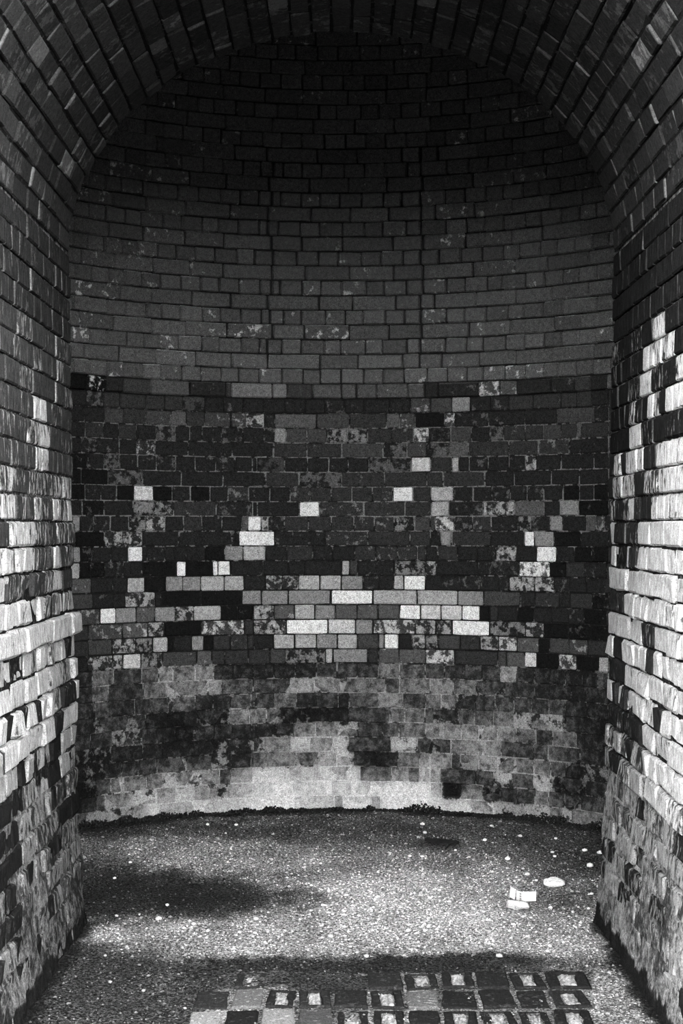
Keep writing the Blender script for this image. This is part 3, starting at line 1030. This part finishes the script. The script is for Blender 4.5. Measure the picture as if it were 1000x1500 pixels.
def paver_mesh(w, d, frog, tone, E, rg):
    """brick lying flat: optional sunk frog in the upper face"""
    h = 0.05
    r = 0.005
    rings = []

    def ring(hx, hy, z, jit):
        out = []
        n = 3
        for k in range(4 * n):
            s, f = divmod(k, n)
            f /= n
            c = [(-1, -1), (1, -1), (1, 1), (-1, 1)]
            a, b = c[s], c[(s + 1) % 4]
            jit2 = jit * 1.6
            out.append(((a[0] + (b[0] - a[0]) * f) * hx + rg.uniform(-jit2, jit2), (a[1] + (b[1] - a[1]) * f) * hy + rg.uniform(-jit, jit), z + rg.uniform(-jit, jit) * 0.4))
        return out
    rings.append(ring(w / 2, d / 2, -h, 0))
    rings.append(ring(w / 2, d / 2, -r, 0.002))
    rings.append(ring(w / 2 - r, d / 2 - r, 0, 0.0015))
    if frog:
        rings.append(ring(w * 0.24, d * 0.43, 0.0005, 0.003))
        rings.append(ring(w * 0.21, d * 0.40, -0.014, 0.003))
    V = [p for q in rings for p in q]
    F = []
    for q in range(len(rings) - 1):
        for i in range(12):
            F.append((q * 12 + i, q * 12 + (i + 1) % 12, (q + 1) * 12 + (i + 1) % 12, (q + 1) * 12 + i))
    F.append(tuple(range((len(rings) - 1) * 12, len(rings) * 12)))
    k = len(V)
    return mesh_of('brick', V, F, M_PAVER, {'tone_a': np.full(k, alb(tone, E)), 'tone_b': np.full(k, alb(tone + 1.6, E)), 'cover': np.full(k, 0.32)}, smooth=False)


def build_paving(fl):
    rg = random.Random(31)
    for y0, y1, bricks in PAVING:
        ya, yb = F_PX * EYE / (y0 - HORIZON), F_PX * EYE / (y1 - HORIZON)
        yc = (ya + yb) / 2
        E = e_floor(yc)
        for x0, x1, kind, tone in bricks:
            w = (x1 - x0) / F_PX * yc - 0.006
            d = ya - yb - 0.012
            cx = ((x0 + x1) / 2 - 500) / F_PX * yc
            z = 0.006 + rg.uniform(-0.003, 0.004) + floor_z(cx, yc) * 0.5
            o = link('brick', paver_mesh(w, d, kind == 'F', tone, E, rg), fl, (cx, yc, z))
            o.rotation_euler = (rg.uniform(-0.015, 0.015), rg.uniform(-0.025, 0.025), rg.uniform(-0.04, 0.04))
            if kind == 'F':       # pale grit lying in the frog
                n = 8
                V, A = [], []
                for j in range(n):
                    for i in range(n):
                        u, v = -1 + 2 * i / (n - 1), -1 + 2 * j / (n - 1)
                        V.append((u * w * 0.228, v * d * 0.42, -0.001 + rg.uniform(-0.003, 0.003) - 0.012 * max(abs(u), abs(v)) ** 6))
                        A.append(alb(rg.uniform(5.5, 8.0), E))
                Fq = [(j * n + i, j * n + i + 1, (j + 1) * n + i + 1, (j + 1) * n + i) for j in range(n - 1) for i in range(n - 1)]
                A = np.array(A)
                g = link('grit_fill', mesh_of('grit_fill', V, Fq, M_STONE, {'tone_a': A * 0.6, 'tone_b': A, 'cover': np.full(n * n, 0.5)}, smooth=False), o)
                g['kind'] = 'stuff'


# ------------------------------------------------------------------ loose things on the floor
def rock_mesh(name, sx, sy, sz, seed, tone, E, lumps=0.18, sub=2, flat=0.0):
    import bmesh
    bm = bmesh.new()
    bmesh.ops.create_icosphere(bm, subdivisions=sub, radius=1.0)
    V = []
    for v in bm.verts:
        p = v.co.copy()
        q = 1 + lumps * fbm(p.x * 1.3 + seed * 3.1, p.y * 1.3 + seed, p.z * 1.3, 3)
        p *= q
        if flat and p.z > flat:
            p.z = flat + (p.z - flat) * 0.25
        V.append((p.x * sx, p.y * sy, p.z * sz))
    F = [tuple(v.index for v in f.verts) for f in bm.faces]
    bm.free()
    k = len(V)
    zmin = min(v[2] for v in V)
    V = [(x, y, z - zmin * 0.8) for x, y, z in V]
    return mesh_of(name, V, F, M_STONE, {'tone_a': np.full(k, alb(tone - 1.3, E)), 'tone_b': np.full(k, alb(tone, E)), 'cover': np.full(k, 0.7)})


PEBBLES = [  # px, py (of the foot), width px, zone
    (619, 1209, 8, 'back'), (622, 1221, 7, 'back'), (720, 1212, 6, 'back'), (762, 1225, 7, 'back'), (814, 1230, 6, 'back'), (304, 1210, 6, 'back'), (346, 1210, 7, 'back'),
    (856, 1246, 9, 'right'), (878, 1250, 9, 'right'), (809, 1249, 6, 'right'), (812, 1255, 6, 'right'), (743, 1260, 9, 'right'), (864, 1271, 12, 'right'),
    (772, 1283, 9, 'carton'), (785, 1291, 6, 'carton'), (760, 1290, 5, 'carton'), (806, 1331, 8, 'carton'), (866, 1312, 7, 'right'), (862, 1332, 6, 'right'),
    (802, 1394, 8, 'pave'), (731, 1401, 11, 'pave'), (839, 1337, 6, 'right'), (890, 1489, 8, 'pave'), (603, 1394, 6, 'pave'), (537, 1403, 9, 'pave'), (598, 1366, 10, 'mid'),
    (191, 1264, 6, 'left'), (245, 1328, 7, 'left'), (232, 1349, 11, 'left'), (205, 1341, 6, 'left'), (168, 1287, 6, 'left'), (375, 1347, 9, 'left'), (351, 1368, 8, 'left'), (373, 1369, 7, 'left'),
    (154, 1401, 6, 'jamb'), (161, 1441, 7, 'jamb'), (210, 1453, 8, 'jamb'), (271, 1478, 6, 'jamb'), (171, 1344, 7, 'left'), (284, 1357, 9, 'left'),
    (600, 1256, 7, 'mid'), (618, 1256, 6, 'mid'), (667, 1246, 5, 'mid'), (710, 1232, 7, 'back'), (484, 1372, 9, 'mid'), (456, 1297, 6, 'mid'), (687, 1256, 5, 'mid'),
]
ZONE = {
    'back': ('pale pebble from the left along the foot of the curved back wall', 'pebbles along the back wall'),
    'right': ('pale pebble from the left on dark ground beside the right side wall', 'pebbles near the right wall'),
    'carton': ('small pale pebble from the left beside the torn white carton', 'pebbles beside the carton'),
    'pave': ('pale pebble from the left along the edge of the brick paving', 'pebbles by the brick paving'),
    'mid': ('pale pebble from the left on light gravel in the middle of the floor', 'pebbles in the middle of the floor'),
    'left': ('pale pebble from the left on the dark damp patch of the floor', 'pebbles on the dark damp patch'),
    'jamb': ('pale pebble from the left on grit near the left side wall', 'pebbles by the left wall'),
}
ORDINAL = ['first', 'second', 'third', 'fourth', 'fifth', 'sixth', 'seventh', 'eighth', 'ninth', 'tenth', 'eleventh', 'twelfth']


def build_loose():
    for k, (px, py, w, zone) in enumerate(PEBBLES):
        p = floor_at(px, py)
        s = w / F_PX * p.y / 2
        E = e_floor(p.y)
        me = rock_mesh('pebble', s * 1.05, s * 0.9, s * 0.6, k, 7.0, E, 0.3, 1)
        o = link('pebble', me, None, (p.x, p.y, floor_z(p.x, p.y) + 0.001))
        o.rotation_euler = (0, 0, k * 1.7)
        rank = sorted(q[0] for q in PEBBLES if q[3] == zone).index(px)
        tag(o, ORDINAL[rank] + ' ' + ZONE[zone][0], 'pebble', ZONE[zone][1])
    # flat oval stone
    p = floor_at(811, 1297)
    o = link('flat_stone', rock_mesh('flat_stone', 0.044, 0.036, 0.018, 3.3, 7.0, e_floor(p.y), 0.22, 3, 0.5), None, (p.x, p.y, floor_z(p.x, p.y) - 0.002))
    o.rotation_euler = (0.25, 0.02, 0.1)
    tag(o, 'flat oval pale stone lying behind and right of the white carton', 'stone')
    # broken lump in front of the carton
    p = floor_at(757, 1333)
    o = link('stone_lump', rock_mesh('stone_lump', 0.040, 0.028, 0.024, 8.9, 7.1, e_floor(p.y), 0.95, 2, 0.45), None, (p.x, p.y, floor_z(p.x, p.y) - 0.002))
    o.rotation_euler = (0.0, 0.12, 0.15)
    tag(o, 'broken pale stone lump lying in front of the white carton', 'stone')
    # torn carton: two standing sides, a bent flap and the bottom
    p = floor_at(764.5, 1322)
    root = bpy.data.objects.new('carton', None)
    COL.objects.link(root)
    root.location = (p.x, p.y, floor_z(p.x, p.y) + 0.004)
    tag(root, 'small torn white cardboard carton standing open on the gravel', 'carton')
    H, TH = 0.037, 0.0014
    W = 0.056
    a = math.radians(13)
    o = link('front_panel', box_mesh('front_panel', W, TH, H, M_CARD, 0.0004), root, (W / 2 * math.cos(a), W / 2 * math.sin(a), H / 2))
    o.rotation_euler = (0, 0, a)
    b = math.radians(118)
    D = 0.040
    side = link('side_panel', box_mesh('side_panel', D, TH, H, M_CARD, 0.0004), root, (D / 2 * math.cos(b), D / 2 * math.sin(b), H / 2))
    side.rotation_euler = (0, 0, b)
    for q in range(3):
        m = link('print_mark', box_mesh('print_mark', 0.011, 0.0003, 0.0055, M_INK), side, (-D / 2 + 0.010, TH / 2 + 0.0001, H * (0.25 - 0.25 * q)))
    c = math.radians(105)
    fw = 0.032
    sx, sy = D * math.cos(b), D * math.sin(b)
    fl = link('flap', box_mesh('flap', fw, TH, H * 1.12, M_CARD, 0.0004), root, (sx - 0.012 * 1.0, sy + 0.018, H * 0.58))
    fl.rotation_euler = (0.0, math.radians(-10), math.radians(125))
    bt = link('bottom_panel', box_mesh('bottom_panel', W * 0.95, D * 0.9, TH, M_CARD, 0.0004), root, (0.019, 0.024, TH / 2))
    bt.rotation_euler = (0, 0, a)
    # dark twig and dark scrap behind the light gravel
    A0, A1 = floor_at(651, 1246), floor_at(667, 1238)
    V, F = [], []
    N, M = 9, 7
    for j in range(N):
        f = j / (N - 1)
        c0 = A0.lerp(A1, f) + Vector((0, 0, 0.007 + 0.006 * math.sin(f * 3.1)))
        c0.x += 0.003 * math.sin(f * 7)
        rr = 0.006 * (1 - 0.55 * f) * (0.6 if j in (0, N - 1) else 1)
        for i in range(M):
            t = 2 * math.pi * i / M
            V.append((c0.x - A0.x, c0.y - A0.y + rr * math.cos(t), c0.z + rr * math.sin(t)))
    for j in range(N - 1):
        for i in range(M):
            F.append((j * M + i, j * M + (i + 1) % M, (j + 1) * M + (i + 1) % M, (j + 1) * M + i))
    F += [tuple(range(M))[::-1], tuple(range((N - 1) * M, N * M))]
    o = link('twig', mesh_of('twig', V, F, M_DARK), None, (A0.x, A0.y, 0))
    tag(o, 'short dark twig lying on the gravel right of the dark scrap', 'twig')
    A0 = floor_at(647, 1236)
    V, F = [], []
    nu, nv = 14, 7
    for s in (1, 0):
        for j in range(nv):
            for i in range(nu):
                u, v = -1 + 2 * i / (nu - 1), -1 + 2 * j / (nv - 1)
                wv = 0.055 * (1 - 0.75 * u * u) * v
                zz = 0.008 + 0.010 * fbm(u * 2, v * 2, 4.4, 3) + 0.006 * (1 - v * v) + (0.002 if s else 0)
                V.append((u * 0.075, wv - u * 0.06 * 0.5, max(0.001, zz)))
    k = nu * nv
    for j in range(nv - 1):
        for i in range(nu - 1):
            q = (j * nu + i, j * nu + i + 1, (j + 1) * nu + i + 1, (j + 1) * nu + i)
            F.append(q)
            F.append(tuple(k + e for e in q[::-1]))
    rim = [i for i in range(nu)] + [j * nu + nu - 1 for j in range(1, nv)] + [(nv - 1) * nu + i for i in range(nu - 2, -1, -1)] + [j * nu for j in range(nv - 2, 0, -1)]
    for q in range(len(rim)):
        a_, b_ = rim[q], rim[(q + 1) % len(rim)]
        F.append((b_, a_, k + a_, k + b_))
    o = link('dark_scrap', mesh_of('dark_scrap', V, F, M_DARK), None, (A0.x, A0.y, 0))
    tag(o, 'dark crumpled scrap lying on the gravel near the back wall', 'scrap')


build_back_wall()
build_jamb(-1)
build_jamb(1)
build_vault()
build_shell()
floor = build_floor()
build_paving(floor)
build_gravel(floor)
build_fringe(floor)
build_loose()
